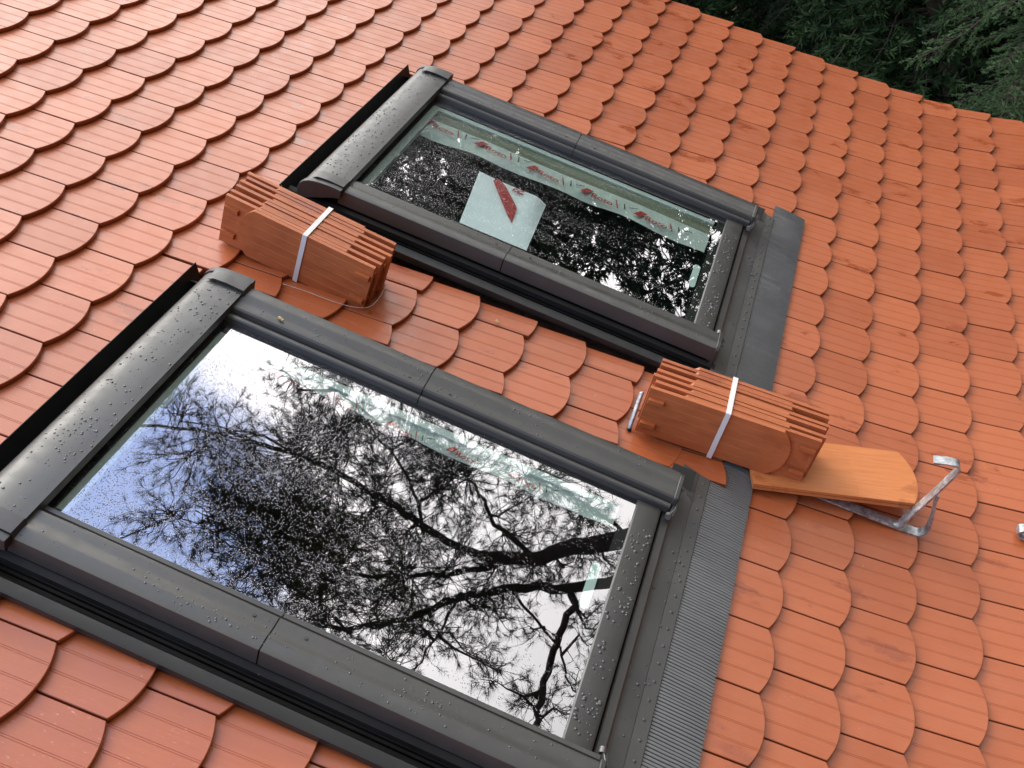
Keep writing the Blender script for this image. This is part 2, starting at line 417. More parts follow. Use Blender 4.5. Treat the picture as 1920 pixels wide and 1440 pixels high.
house = thing('house', 'house under a red-brown scalloped clay tile roof that flattens towards the eaves', 'house', RM.copy())
tm = MB()
NMIN, NMAX = -8, 31
for n in range(NMIN, NMAX):
    odd = n % 2
    for k in range(-23, 17):
        vc = (k + (.5 if not odd else 0)) * TW + TW / 2      # cusps of odd courses sit on whole widths
        if vc - TW / 2 > V_VERGE - .01: continue
        us = n * G + rnd.gauss(0, .0012); cut = None; tailcut = None
        lo, hi = vc - TW / 2, vc + TW / 2
        head_u, tail_u = us - .335, us + SAG
        c0, c1 = -99, min(99, V_VERGE)
        pieces = [(c0, c1, None)]
        for (a0, a1, b0, b1) in HOLES:
            if hi < b0 or lo > b1: continue
            vis0 = us - G * 1.25                             # upper end of what can be seen of this tile
            if tail_u < a0 or vis0 > a1: continue
            new = []
            for (p0, p1, tcut) in pieces:
                if b0 > lo: new.append((p0, min(p1, b0), tcut))
                if b1 < hi: new.append((max(p0, b1), p1, tcut))
                if us - G * .98 < a0:                        # runs in from above: sawn off along the upper edge
                    new.append((max(p0, b0), min(p1, b1), a0))
                elif tail_u > a1 + .045:                     # starts under the apron
                    new.append((max(p0, b0), min(p1, b1), None))
            pieces = new
        sk = rnd.gauss(0, .004); li = abs(rnd.gauss(0, .0010)); ti = min(1, max(0, rnd.gauss(.45, .34)))
        for (p0, p1, tcut) in pieces:
            sh = 0
            # the sawn tiles between the windows stop short over the pleated apron
            head = .335; vcc = vc
            strip = p0 >= -.263 and p1 <= .083
            if n == 17 and tcut is None and hi > -.262 and lo < .082 and not strip and p0 < -.262 < hi: pass
            if abs(p1 - .082) < 1e-6 and odd and lo > -.01: vcc = .055; p0 = lo + .0035
            if n in (17, 18, 19) and tcut is None and p0 > -90 and p1 < 90:
                head = max(.05, us - 2.60)
            if n == 17 and lo < .082 and hi > -.262:          # laid over the apron, a little short
                tile(tm, us - .030, vcc, cut=(max(p0, -.262), min(p1, .082)), skew=sk, lift=.018, tint=ti, head=.300)
                if p0 < -.262 and lo < -.262: tile(tm, us, vc, cut=(p0, -.264), skew=sk, lift=li, tint=ti, head=max(.05, us - 2.60))
                if p1 > .082 and hi > .082: tile(tm, us, vc, cut=(.084, p1), skew=sk, lift=li, tint=ti, head=max(.05, us - 2.60))
                continue
            tile(tm, us + sh, vcc, cut=(p0, p1), tailcut=tcut, skew=sk, lift=li + (.012 if sh else 0), tint=ti, head=head)
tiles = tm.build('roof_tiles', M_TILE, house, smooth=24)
# timber deck below the tiles, verge board and gable wall
dm = MB()
def deck(u0, u1, v0, v1, st=14):
    for i in range(st):
        a, b = u0 + (u1 - u0) * i / st, u0 + (u1 - u0) * (i + 1) / st
        q = [dm.vert(rp(*p)) for p in ((a, v0, -.075), (b, v0, -.075), (b, v1, -.075), (a, v1, -.075), (a, v0, -.10), (b, v0, -.10), (b, v1, -.10), (a, v1, -.10))]
        for f in ((0, 1, 2, 3), (7, 6, 5, 4), (0, 4, 5, 1), (3, 2, 6, 7)): dm.face(*[q[i] for i in f])
UT, UB = NMIN * G - .3, 4.9
deck(UT, UB, 1.02, V_VERGE - .04); deck(UT, UB, -.40, .20); deck(UT, UB, -4.1, -1.22)
deck(UT, 1.35, -1.22, -.40, 4); deck(2.56, UB, -1.22, -.40, 8); deck(UT, 1.35, .20, 1.02, 4); deck(2.56, UB, .20, 1.02, 8)
dm.build('roof_deck', M_WOOD, house)
vb = MB()
for i in range(24):
    a, b = UT + (UB - UT) * i / 24, UT + (UB - UT) * (i + 1) / 24
    q = [vb.vert(rp(*p)) for p in ((a, V_VERGE - .035, -.030), (b, V_VERGE - .035, -.030), (b, V_VERGE - .012, -.030), (a, V_VERGE - .012, -.030),
                                   (a, V_VERGE - .035, -.22), (b, V_VERGE - .035, -.22), (b, V_VERGE - .012, -.22), (a, V_VERGE - .012, -.22))]
    for f in ((0, 1, 2, 3), (7, 6, 5, 4), (0, 4, 5, 1), (3, 2, 6, 7)): vb.face(*[q[i] for i in f])
vb.build('verge_board', M_WOOD, house)
gw = MB()
RI = RM.inverted()
ru = UT
top = [RM @ Vector(rp(UT, 0, -.11)), RM @ Vector(rp(4.3, 0, -.11))]
for y0, y1 in ((V_VERGE - .6, V_VERGE - .3), (-4.1, -3.8)):
    pr = [(top[0].x, top[0].z), (top[0].x, -7), (top[1].x, -7), (top[1].x, top[1].z), ((RM @ Vector(rp(3, 0, -.11))).x, (RM @ Vector(rp(3, 0, -.11))).z)]
    m2 = MB(); m2.prism(pr, y0, y1, 1); m2.v = [tuple(RI @ Vector(p)) for p in m2.v]; m2.build('gable_wall', M_WALL, house)
m2 = MB(); m2.box((top[1].x - .3, -3.79, -7), (top[1].x, V_VERGE - .61, top[1].z - .2)); m2.v = [tuple(RI @ Vector(p)) for p in m2.v]
m2.build('eaves_wall', M_WALL, house)

# ------------------------------------------------------------------ roof windows
# window frame: u0 = 1.30 (upper edge of the head cover), V measured from the centre line
def text_mesh(txt, size, align='LEFT'):
    c = bpy.data.curves.new('lettering', 'FONT'); c.body = txt; c.size = size; c.align_x = align; c.offset = size * .018; c.resolution_u = 3
    o = bpy.data.objects.new('lettering', c); COL.objects.link(o); dg = bpy.context.evaluated_depsgraph_get()
    me = bpy.data.meshes.new_from_object(o.evaluated_get(dg)); V = [tuple(v.co) for v in me.vertices]; F = [tuple(p.vertices) for p in me.polygons]
    bpy.data.objects.remove(o); bpy.data.meshes.remove(me); return V, F
TXT = text_mesh('Roto', .042)
TXR = text_mesh('R', .062)
def add_text(mb, T, x, y, z, rot=0.0, sc=1.0):
    n = len(mb.v); c, s = math.cos(rot), math.sin(rot)
    for p in T[0]: mb.v.append((x + (p[0] * c - p[1] * s) * sc, y + (p[0] * s + p[1] * c) * sc, z))
    for f in T[1]: mb.f.append(tuple(n + i for i in f))
def poly(mb, pts, z): mb.f.append(tuple(mb.vert((p[0], p[1], z)) for p in pts))

SIDE = [(.338, .052), (.338, .069), (.341, .0725), (.350, .0725), (.354, .067), (.357, .067), (.360, .082), (.364, .0855), (.372, .0865),
        (.384, .0862), (.400, .0880), (.408, .0915), (.416, .0925), (.4425, .0905), (.4440, .0900), (.4447, .0880), (.4445, .046), (.436, .046), (.436, .040), (.345, .040)]
def drop_field(rr, n, u0, u1, v0, v1, zf, rmin=.0012, rmax=.0034, clusters=16):
    mb = MB()
    cl = [(rr.uniform(u0, u1), rr.uniform(v0, v1), rr.uniform(.02, .06)) for _ in range(clusters)]
    for i in range(n):
        if rr.random() < .8:
            c = rr.choice(cl); u, v = rr.gauss(c[0], c[2]), rr.gauss(c[1], c[2] * .8)
        else: u, v = rr.uniform(u0, u1), rr.uniform(v0, v1)
        if not (u0 < u < u1 and v0 < v < v1): continue
        r = rmin + (rmax - rmin) * rr.random() ** 2.2
        mb.dome((u, v, zf(u, v) - .0003), r, r * .75, 7, 1 + .3 * rr.random())
    return mb
def interp(prof, x):
    best = None
    for (a, b), (c, d) in zip(prof[:-1], prof[1:]):
        if a <= x <= c and c > a:
            z = b + (d - b) * (x - a) / (c - a); best = z if best is None else max(best, z)
    return best if best is not None else prof[0][1]
HEADP = [(.016, .030), (.014, .056), (.018, .070), (.027, .081), (.040, .0885), (.057, .0935), (.078, .0965), (.100, .0980), (.122, .0980), (.1355, .0970), (.1375, .0970), (.1375, .072), (.120, .068), (.030, .030)]

def roof_window(vc, label, seed, pleat_amp, v_lo, v_hi, far_plate, sheet):
    rr = random.Random(seed)
    w = thing('roof_window', label, 'roof window', on_roof(1.30, vc, 0), 'roof windows in the tiled slope')
    UE = 1.278                                               # lower end of the side covers
    # frame box below the covers
    fr = MB()
    for s in (1, -1):
        fr.box((.02, min(s * .345, s * .425), -.06), (1.262, max(s * .345, s * .425), .0395))
    fr.box((.021, -.3445, -.06), (.115, .3445, .030)); fr.box((1.205, -.3445, -.06), (1.262, .3445, .030))
    fr.build('window_frame', M_BLACK, w)
    # covers, each of two lengths meeting at a joint
    for s in (1, -1):
        pr = [(s * a, b) for a, b in SIDE]
        for a, b in ((.130, .6365), (.6395, UE)):
            m_ = MB(); m_.prism(pr, a, b, 0); c = m_.build('side_cover', M_METAL, w, smooth=28)
        m_ = MB(); jp = [(s * (x - (.004 if x > .36 else -.002)), z - .003) for x, z in SIDE]; m_.prism(jp, .630, .646, 0); m_.build('joint_strip', M_BLACK, w)
    h = MB(); h.prism(HEADP, -.4455, .4455, 1); h.build('head_cover', M_METAL, w, smooth=34)
    for s in (1, -1):
        e = MB()
        cx, cz = .075, .05
        ep = [(cx + (x - cx) * 1.06, cz + (z - cz) * 1.09) for x, z in HEADP]
        e.prism(ep, s * .4458, s * .4640, 1); e.build('head_end_cap', M_CAP, w, smooth=30, bevel=.0015)
        # slanted lug of the cap, over the side cover
        lg = MB(); a, b = s * .405, s * .4450
        lg.prism([(.040, .0935), (.060, .1045), (.095, .1072), (.1400, .1050), (.1450, .0900), (.1385, .0900), (.1385, .1003), (.100, .1030), (.060, .0990)], a, b, 1)
        lg.build('cap_lug', M_CAP, w, smooth=30)
        # rounded lower end caps of the side covers
        c = MB(); ep = [(s * a, b) for a, b in ((.352, .046), (.352, .074), (.356, .0885), (.372, .0905), (.405, .0935), (.425, .0965), (.437, .0935), (.4455, .0865), (.4485, .076), (.449, .030), (.438, .018), (.41, .018), (.38, .030))]
        c.prism(ep, UE + .0005, UE + .012, 0); c.build('side_end_cap', M_CAP, w, smooth=30, bevel=.002)
        # hinge lever and clip
        L = MB(); y = s * .372
        L.ribbon([(UE + .0155, s * .405, .080), (UE + .0165, s * .392, .083), (UE + .0160, s * .375, .078), (UE + .012, s * .350, .066), (UE + .008, s * .322, .061)], (.012, 0, .0), .003)
        L.build('hinge_lever', M_CAP, w)
        cl = MB(); cl.tube([(UE + .004, s * .327, .060), (UE + .003, s * .316, .062)], .0075, 12); cl.build('hinge_pin', M_DULL, w, smooth=40)
        cw = MB(); cw.tube([(UE + .017, s * .396, .078), (UE + .015, s * .37, .074), (UE + .013, s * .345, .066), (UE + .006, s * .327, .064)], .0016, 6); cw.build('hinge_wire', M_DULL, w, smooth=60)
    # glass pane, black printed border, spacer
    gl = MB(); gl.box((.112, -.3375, .0478), (1.212, .3375, .0520)); gl.f = [gl.f[5]] if False else gl.f
    gm = MB(); gm.f.append(tuple(gm.vert(p) for p in ((.118, -.3375, .053), (1.2095, -.3375, .053), (1.2095, .3375, .053), (.118, .3375, .053)))); gm.build('glass_pane', M_GLASS, w)
    bo = MB()
    for a, b in (((.118, -.3370, .049), (1.209, -.322, .0505)), ((.118, .306, .049), (1.209, .337, .0505)), ((.118, -.3215, .049), (.140, .3055, .0505)), ((1.178, -.3215, .049), (1.209, .3055, .0505))): bo.box(a, b)
    bo.build('glass_border', M_BLACKIN, w)
    ip = MB()
    for a, b in (((.141, -.3215, .030), (.166, .3055, .046)), ((.1665, .283, .030), (1.170, .3055, .046))): ip.box(a, b)
    ip.build('inner_sash', M_WHITEFRAME, w)
    rv = MB(); z0, z1 = -.75, .029
    rv.box((.10, -.345, z0), (.112, .345, z1)); rv.box((1.213, -.345, z0), (1.225, .345, z1)); rv.box((.1125, -.357, z0), (1.2125, -.345, z1)); rv.box((.1125, .345, z0), (1.2125, .357, z1)); rv.box((.1125, -.344, z0), (1.2125, .344, z0 + .01))
    rv.build('window_shaft', M_REVEAL, w)
    # lower sash rail and frame sill
    sr = MB(); sr.prism([(1.204, .044), (1.204, .0545), (1.2075, .0575), (1.258, .0580), (1.2635, .0555), (1.2645, .042)], -.3365, .3365, 1); sr.build('sash_rail', M_METAL, w, smooth=30, bevel=.0008)
    sl = MB(); sl.prism([(1.269, .018), (1.269, .043), (1.272, .0455), (1.288, .0440), (1.2925, .040), (1.2945, .018)], -.430, .430, 1); sl.build('sill_strip', M_METAL, w, smooth=30)
    # flashing: flat apron with a fold, rivets, pleated skirt
    ap = MB(); ap.sheet([(1.2905, .0300), (1.300, .0285), (1.334, .0200), (1.3355, .0185), (1.3665, .0145), (1.3680, .0120)], v_lo + .02, .548, 1, .0015)
    ap.build('apron', M_APRON, w, smooth=20)
    rvt = MB(); v = v_lo + .05
    while v < .535:
        rvt.dome((1.352 + rr.gauss(0, .0006), v, .0158), .0042, .0030, 9); v += .0475
    rvt.build('rivet_row', M_APRON, w, smooth=60)
    pl = MB(); wl = .0085; us = [1.362, 1.385, 1.41, 1.44, 1.462, 1.480]
    ids = []; nw = int((v_hi - v_lo) / wl)
    for j in range(nw):
        for ph, dep in ((0.0, .1), (.14, .5), (.40, .7), (.66, .5), (.60, .5), (.70, .1), (.76, -1), (.95, -1)):
            v = v_lo + (j + ph) * wl + .0022 * noise.noise((j * .37, seed, 2.0)); row = []
            for i, u in enumerate(us):
                if pleat_amp < .001: amp = max(.02, .15 + 1.1 * max(0, v_lo + .42 - v) / .42 + .55 * (i / 5) ** 3 + .5 * noise.noise((u * 8, v * 9, seed)))
                else: amp = .75 + .5 * noise.noise((u * 8, v * 7, seed)) - .55 * max(0, .3 - i / 5)
                amp = min(1.15, max(.03, amp))
                wob = .0022 * noise.noise((u * 16, v * 10, seed + 3.3)) * (i / 5)
                z = .0105 - .0080 * (i / 5) ** 1.6 + (.0013 * dep if dep > 0 else .0046 * dep) * amp + .0020 * noise.noise((u * 9, v * 11, seed + 9))
                row.append(pl.vert((u + (.0012 * noise.noise((1, v * 60, seed)) if i == 5 else 0), v + wob, z)))
            ids.append(row)
    for a, b in zip(ids[:-1], ids[1:]):
        for i in range(len(us) - 1): pl.face(a[i], a[i + 1], b[i + 1], b[i])
    pl.build('pleated_skirt', M_PLEAT if pleat_amp > .001 else M_PRESSED, w, smooth=35)
    # side gutters and their flashing strips
    for s in (1, -1):
        gt = MB()
        gt.sheet([(s * .440, .036), (s * .452, .030), (s * .457, .004), (s * .468, .000), (s * .480, -.006), (s * .484, .010)] if s < 0 else [(s * .440, .036), (s * .452, .030), (s * .457, .004), (s * .480, -.020), (s * .530, -.028)], -.02, 1.30, 0, .0012)
        for q in (0, 1, 2): gt.box((-.01, min(s * (.451 + .0075 * q), s * (.457 + .0075 * q)), -.004), (1.262, max(s * (.451 + .0075 * q), s * (.457 + .0075 * q)), .020 - .006 * q))
        gt.build('side_gutter', M_BLACK, w, smooth=20)
        st = MB()
        if s < 0: st.sheet([(-.480, .020), (-.485, .0225), (-.503, .0185), (-.5065, .0170), (-.507, .002)], -.035, 1.315, 0, .0014)
        else: st.sheet([(.470, -.012), (.545, -.030)], -.02, 1.29, 0, .0012)
        st.build('side_flashing', M_STRIP, w, smooth=30)
    # corner plates at the lower ends
    cp = MB(); cp.sheet([(.452, .052), (.505, .052), (.512, .050)] if False else [(.452, .024), (.468, .026), (.512, .052)], 1.262, 1.322, 0, .0012)
    cp.sheet([(.440, .020), (.452, .0225), (.4675, .0245)], 1.2625, 1.335, 0, .0012); cp.build('corner_plate', M_STRIP, w)
    # upper flap standing over the gutter behind the head
    fl = MB()
    nn = 40
    for j in range(nn + 1):
        v = -.488 + .976 * j / nn; wob = .0016 * noise.noise((v * 7, seed, 1))
        for (u, z) in ((.006, -.012), (-.012, .002), (-.033 + wob, .056 + wob), (-.0345 + wob, .0562 + wob), (-.0145, .0), (.004, -.014)): fl.vert((u, v, z))
    for j in range(nn):
        for i in range(5): a = j * 6 + i; fl.face(a, a + 1, a + 7, a + 6)
    fl.build('upper_flap', M_BLACK, w, smooth=40)
    fm = MB(); fm.box((-.012, -.50, -.030), (.022, .50, .006)); fm.build('upper_gutter', M_BLACK, w)
    # printed protective film hanging along the far side of the pane, inside
    fb = MB(); top_v = .2825; nn = 60; L0, L1 = (.1665, 1.170)
    edge = lambda x: (.118 if vc > 0 else .252) + (.012 * math.sin(x * 7 + seed) + .010 * noise.noise((x * 3, seed, 0)))
    def film_edge(u):
        if vc > 0: return .118 + .014 * math.sin(u * 3.3 - .6) + .006 * noise.noise((u * 9, 2, 0)) - vc * 0
        return .255 + .012 * math.sin(u * 5) + .006 * noise.noise((u * 9, 5, 0))
    mid = (.225 if vc > 0 else .300)
    for j in range(nn + 1):
        u = L0 + (L1 - L0) * j / nn; e = film_edge(u)
        for q in range(7):
            t = q / 6; v = mid + .004 * math.sin(u * 11 + seed) + (e - mid) * t
            fb.vert((u, v, .038 + .004 * math.sin(u * 23 + q) * t - .010 * t * t))
    for j in range(nn):
        for q in range(6): a = j * 7 + q; fb.face(a, a + 1, a + 8, a + 7)
    fo = fb.build('protective_film', M_FILM, w, smooth=180)
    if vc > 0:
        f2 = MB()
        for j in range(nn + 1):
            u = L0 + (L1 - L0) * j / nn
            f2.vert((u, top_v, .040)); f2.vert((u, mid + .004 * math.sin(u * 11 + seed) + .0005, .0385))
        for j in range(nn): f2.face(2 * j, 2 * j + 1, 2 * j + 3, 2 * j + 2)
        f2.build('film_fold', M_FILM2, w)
    # red logos and lettering along the film
    rp_ = MB(); dk = MB(); zp = .0420; v0 = (.200 if vc > 0 else .2600); sc = .92 if vc > 0 else .55
    if vc < 0: pass
    for i in range(6):
        x = .168 + i * .192 if vc > 0 else .30 + i * .155
        if x > 1.06: continue
        y = v0 + .004 * math.sin(i * 2.1) - (.008 * i if vc > 0 else 0)
        s_ = sc
        poly(rp_, [(x - .028 * s_, y - .020 * s_), (x - .002 * s_, y - .022 * s_), (x + .022 * s_, y + .012 * s_), (x - .006 * s_, y + .016 * s_)], zp)
        add_text(rp_, TXT, x + .016 * s_, y - .028 * s_, zp, -.06, s_)
        poly(rp_, [(x + .104 * s_, y + .016 * s_), (x + .109 * s_, y + .016 * s_), (x + .126 * s_, y - .034 * s_), (x + .121 * s_, y - .034 * s_)], zp)
        poly(dk, [(x + .138 * s_, y + .012 * s_), (x + .142 * s_, y + .014 * s_), (x + .150 * s_, y - .022 * s_), (x + .146 * s_, y - .024 * s_)], zp)
        poly(dk, [(x + .160 * s_, y + .004 * s_), (x + .163 * s_, y + .000 * s_), (x + .192 * s_, y + .014 * s_), (x + .190 * s_, y + .018 * s_)], zp)
    a = rp_.build('red_print', M_RED, fo); b = dk.build('dark_print', M_DARKPRINT, fo)
    # small oblong label at the lower end of the pane
    lb = MB(); cy = (-.065 if vc > 0 else .045)
    pts = []
    for k in range(20):
        t = 2 * math.pi * k / 20; pts.append((1.163 + .011 * math.cos(t), cy + (.055 if math.sin(t) > 0 else -.055) + .011 * math.sin(t)))
    lb.prism(pts, .0470, .0478, 2); lb.build('oblong_label', M_WHITE, w)
    if sheet:
        sh = MB(); nn = 12
        Q = [(.410, .023), (.648, .020), (.672, -.290), (.456, -.290)]
        for j in range(nn + 1):
            for i in range(nn + 1):
                s, t = i / nn, j / nn
                a_ = Vector(Q[0]).lerp(Vector(Q[1]), s); b_ = Vector(Q[3]).lerp(Vector(Q[2]), s); p = a_.lerp(b_, t)
                z = .0435 - .004 * math.sin(s * 3.1) * (1 - t) - (.018 * max(0, s - .86) / .14) * (1 - t)
                sh.vert((p[0], p[1], z))
        for j in range(nn):
            for i in range(nn): a = j * (nn + 1) + i; sh.face(a, a + 1, a + nn + 2, a + nn + 1)
        so = sh.build('printed_card', M_PAPER, w, smooth=180)
        pm = MB(); z = .0456
        pm.f.append(tuple(pm.vert((x, y, z)) for x, y in ((.465, .000), (.469, .019), (.484, .018), (.511, -.004), (.578, -.094), (.591, -.187), (.570, -.161), (.525, -.093))))
        add_text(pm, TXR, .571, -.016, z, math.pi / 2, .85)
        pm.v = [(x, y, z) for x, y, z in pm.v]
        pm.build('red_print', M_RED, so)
    # rain drops standing on the painted covers
    zf_side = lambda u, v: interp(SIDE[:17], abs(v))
    for s in (1, -1):
        lo, hi = (.366, .436) if s > 0 else (-.436, -.366)
        drop_field(rr, 240, .15, 1.24, lo, hi, zf_side, .0010, .0026, 9).build('rain_drops', M_DROP, w, smooth=180)['kind'] = 'stuff'
    drop_field(rr, 600, .030, .132, -.43, .43, lambda u, v: interp(HEADP[1:11], u), .0010, .0032, 26).build('rain_drops', M_DROP, w, smooth=180)['kind'] = 'stuff'
    drop_field(rr, 260, 1.212, 1.256, -.32, .25, lambda u, v: .0580, 0.0012, .0046, 9).build('rain_drops', M_DROP, w, smooth=180)['kind'] = 'stuff'
    drop_field(rr, 60, 1.296, 1.36, v_lo + .05, .40, lambda u, v: .0290 - (u - 1.3) * .25, .0014, .0044, 7).build('rain_drops', M_DROP, w, smooth=180)['kind'] = 'stuff'
    # screws through the side covers
    for s in (1, -1):
        for u in (.595, .70):
            sc_ = MB(); z = .0868; pts = [(u + .0038 * math.cos(k * math.pi / 5), s * .380 + .0038 * math.sin(k * math.pi / 5)) for k in range(10)]
            sc_.prism(pts, z - .001, z + .0012, 2); sc_.build('cover_screw', M_CAP, w)
    return w
roof_window(-.810, 'nearer grey-framed roof window whose glass mirrors blue sky and pine branches', 11, .0020, -.62, .66, True, False)
roof_window(.612, 'farther grey-framed roof window with a pale card with a red stripe behind its dark glass', 23, .0005, -.52, .655, True, True)

# ------------------------------------------------------------------ bundles of tiles
BL_, BW, BT = .380, .148, .0112
def bundle_tile(parent, u_off, y, head_left, rr, yaw=0.0, dz=0.0, tint=.5, L=BL_):
    """tile standing on its long edge; local x = length, y = thickness direction, z = width of the tile"""
    mb = MB(); sgn = 1 if head_left else -1; n = 16
    rows = []
    def X(a): return u_off + (a if head_left else L - a)    # a = distance from the head
    for j in range(n + 1):
        z = BW * j / n; s = abs(2 * j / n - 1); at = L - .034 * s ** 2.6
        gz = -.0004 if j % 4 == 2 else 0
        r = [(X(0), y + gz * 0, z), (X(L * .5), y, z), (X(at), y, z), (X(at), y + BT, z), (X(L * .5), y + BT, z), (X(0), y + BT, z)]
        rows.append([mb.vert(p) for p in r])
    for a, b in zip(rows[:-1], rows[1:]):
        for k in range(6): mb.face(a[k], a[(k + 1) % 6], b[(k + 1) % 6], b[k])
    mb.face(*rows[0]); mb.face(*rows[-1][::-1])
    # fine ribs on the faces
    side = -1 if head_left == (parent.get('flip', 0) == 0) else 1
    for zc in (.026, .052, .078, .104, .128):
        for yy, q in ((y, -1), (y + BT, 1)):
            a0, a1 = X(.004), X(L - .040 * (1 if .03 < zc < .12 else 1.6))
            mb.prism([(yy - .0002 * q, zc - .0011), (yy + .0007 * q, zc), (yy - .0002 * q, zc + .0011)], min(a0, a1), max(a0, a1), 0)
    # two hanging nibs by the head
    q = -1; pro = .0150 if y == 0 else .0112
    for zc in (.034, .112):
        yy = y if q < 0 else y + BT
        pr = [(zc - .012, 0), (zc + .008, 0), (zc + .010, pro), (zc - .002, pro)]
        a0, a1 = X(.005), X(.044)
        k0 = len(mb.v)
        for a in (a0, a1):
            for (zz, d) in pr: mb.v.append((a, yy + q * (d - .0005), zz))
        for i in range(4):
            j = (i + 1) % 4; mb.f.append((k0 + i, k0 + j, k0 + 4 + j, k0 + 4 + i))
        mb.f.append((k0, k0 + 1, k0 + 2, k0 + 3)); mb.f.append((k0 + 7, k0 + 6, k0 + 5, k0 + 4))
    for i in range(len(mb.v)): mb.tint[i] = tint
    c, s = math.cos(yaw), math.sin(yaw); cx = u_off + (0 if head_left else 0)
    mb.v = [(cx + (p[0] - cx) * c - (p[1] - y) * s, y + (p[0] - cx) * s + (p[1] - y) * c, p[2] + dz) for p in mb.v]
    return mb.build('clay_tile', M_BUND, parent, bevel=.0009)
def bundle(label, u, v, z, rot, front_head_left, seed, n=12, shift=.062, strap_u=.17, fan=0.0):
    rr = random.Random(seed)
    b = thing('tile_bundle', label, 'bundle of tiles', on_roof(u, v, z, rot), 'strapped bundles of roof tiles')
    b['nib_side'] = 1 if front_head_left else 0
    y = 0.0
    for i in range(n):
        front = (i % 2 == 0); hl = front_head_left if front else not front_head_left
        off = (0.0 if front else (shift if front_head_left else -shift)) + rr.gauss(0, .004)
        if front and i: off += .006 * (1 if front_head_left else 1) * 0
        bundle_tile(b, off, y, hl, rr, yaw=fan * (n - i) / n * (1 if i < 2 else .25) + rr.gauss(0, .0025), dz=rr.uniform(0, .0045), tint=rr.uniform(.1, .9))
        y += BT + rr.uniform(.0004, .0022) + (.001 if i == 0 else 0)
    st = MB(); w_ = .013; e = .0012; a = strap_u
    y0, y1, z1 = -.0025, y + .002, BW + .0052
    pr_o = [(y0 - e, -.001), (y0 - e, z1), (y0, z1 + e), (y1, z1 + e), (y1 + e, z1), (y1 + e, -.001)]
    pr_i = [(p[0] + (e if p[0] < .05 else -e), p[1] - (e if p[1] > .05 else 0)) for p in pr_o]
    pr = pr_o + [(y1, -.001), (y1, z1 - e), (y0, z1 - e), (y0, -.001)]
    st.prism([(p[0], p[1]) for p in pr], a, a + w_, 0); st.build('strap', M_STRAP, b)
    del b['nib_side']
    return b
bundle('white-strapped stack of clay tiles on the strip between the windows, by the upper window corners', 1.292, -.158, .001, Matrix.Rotation(math.radians(3), 4, 'Y') , False, 5, 12, .060, .170)
bundle('white-strapped stack of clay tiles tipped against a steel roof hook, over the pleated skirt', 2.452, -.190, .006, Matrix.Rotation(math.radians(1.2), 4, 'Z') @ Matrix.Rotation(math.radians(-4.0), 4, 'Y'), True, 9, 12, .064, .190, .02)

# loose pale orange tiles under the second stack
def loose_tile(label, u, v, z, rz, ry, seed, rx=0.0):
    rr = random.Random(seed)
    o = MB(); n = 18; L, w, T_ = .448, .184, .0085; rows = []
    for j in range(n + 1):
        y = w * (j / n - .5); s = abs(2 * j / n - 1); at = L - .027 * s ** 2.1; g_ = -.0004 if j % 5 == 4 else 0
        rows.append([o.vert(p) for p in ((0, y, T_ + g_), (L * .615, y, T_ + g_), (L * .62, y, T_ - .0002), (L * .625, y, T_ + g_), (at - .001, y, T_ + g_), (at, y, T_ - .001), (at, y, 0), (0, y, 0))])
    for a, b in zip(rows[:-1], rows[1:]):
        for k in range(8): o.face(a[k], a[(k + 1) % 8], b[(k + 1) % 8], b[k])
    o.face(*rows[0]); o.face(*rows[-1][::-1])
    for i in range(len(o.v)): o.tint[i] = rr.random(); o.gr[i] = 0.0
    ob = o.build('loose_tile', M_LOOSE, None, smooth=30)
    ob.matrix_world = on_roof(u, v, z, Matrix.Rotation(rz, 4, 'Z') @ Matrix.Rotation(ry, 4, 'Y') @ Matrix.Rotation(rx, 4, 'X'))
    return tag(ob, label, 'roof tile', 'loose pale tiles lying under the stack')
loose_tile('upper pale orange loose tile, its round end against the steel hook', 2.748, -.1345, .0185, math.radians(15.9), math.radians(-7.4), 3)
loose_tile('lower pale orange loose tile, showing only as a thin edge under the upper one', 2.752, -.1330, .0088, math.radians(15.6), math.radians(-7.2), 4)

# ------------------------------------------------------------------ roof hooks
def arc(cx, cz, r, a0, a1, n=8):
    return [(cx + r * math.cos(math.radians(a0 + (a1 - a0) * i / n)), cz + r * math.sin(math.radians(a0 + (a1 - a0) * i / n))) for i in range(n + 1)]
def roof_hook(label, u, v, z, lift=0.0, post=True, rz=0.0):
    h = thing('roof_hook', label, 'roof hook', on_roof(u, v, z, Matrix.Rotation(rz, 4, 'Z')), 'galvanised roof hooks')
    w = .029
    m1 = MB(); pts = [(-.34, .004), (-.20, .004), (-.02, .004)] + arc(-.0, .030, .026, -90, 10, 8)[1:] + [(.014, .075), (-.006, .125), (-.012, .150)]
    m1.ribbon([(a, 0, b) for a, b in pts], (0, w, 0), .0055); m1.build('base_bar', M_GALV, h, smooth=40)
    m2 = MB(); pts = [(-.038, .008), (-.030, .06), (-.018, .15), (-.012, .225)] + arc(-.030, .235, .018, -10, 150, 8)[0:] + [(-.068, .222)]
    pts = [(-.040, .008), (-.034, .05), (-.020, .14), (-.010, .232)] + arc(-.024, .240, .014, -20, 110, 6)[1:] + [(-.048, .248), (-.074, .238)]
    m2.ribbon([(a, 0, b) for a, b in pts], (0, w * .98, 0), .0050); m2.build('upright_bar', M_GALV, h, smooth=40)
    m3 = MB(); m3.dome((-.046, 0, .006), .010, .004, 8); m3.build('weld_bead', M_GALV, h, smooth=60)
    return h
roof_hook('galvanised steel roof hook holding up the round ends of the loose orange tiles', 3.205, -.130, .008, rz=.04)
h2 = thing('roof_hook', 'galvanised steel roof hook at the right edge, only its bent end in the picture', 'roof hook', RM @ Matrix.Translation(rp(3.476, -.012, .001)) @ Matrix.Rotation(-.15, 4, 'Y'), 'galvanised roof hooks')
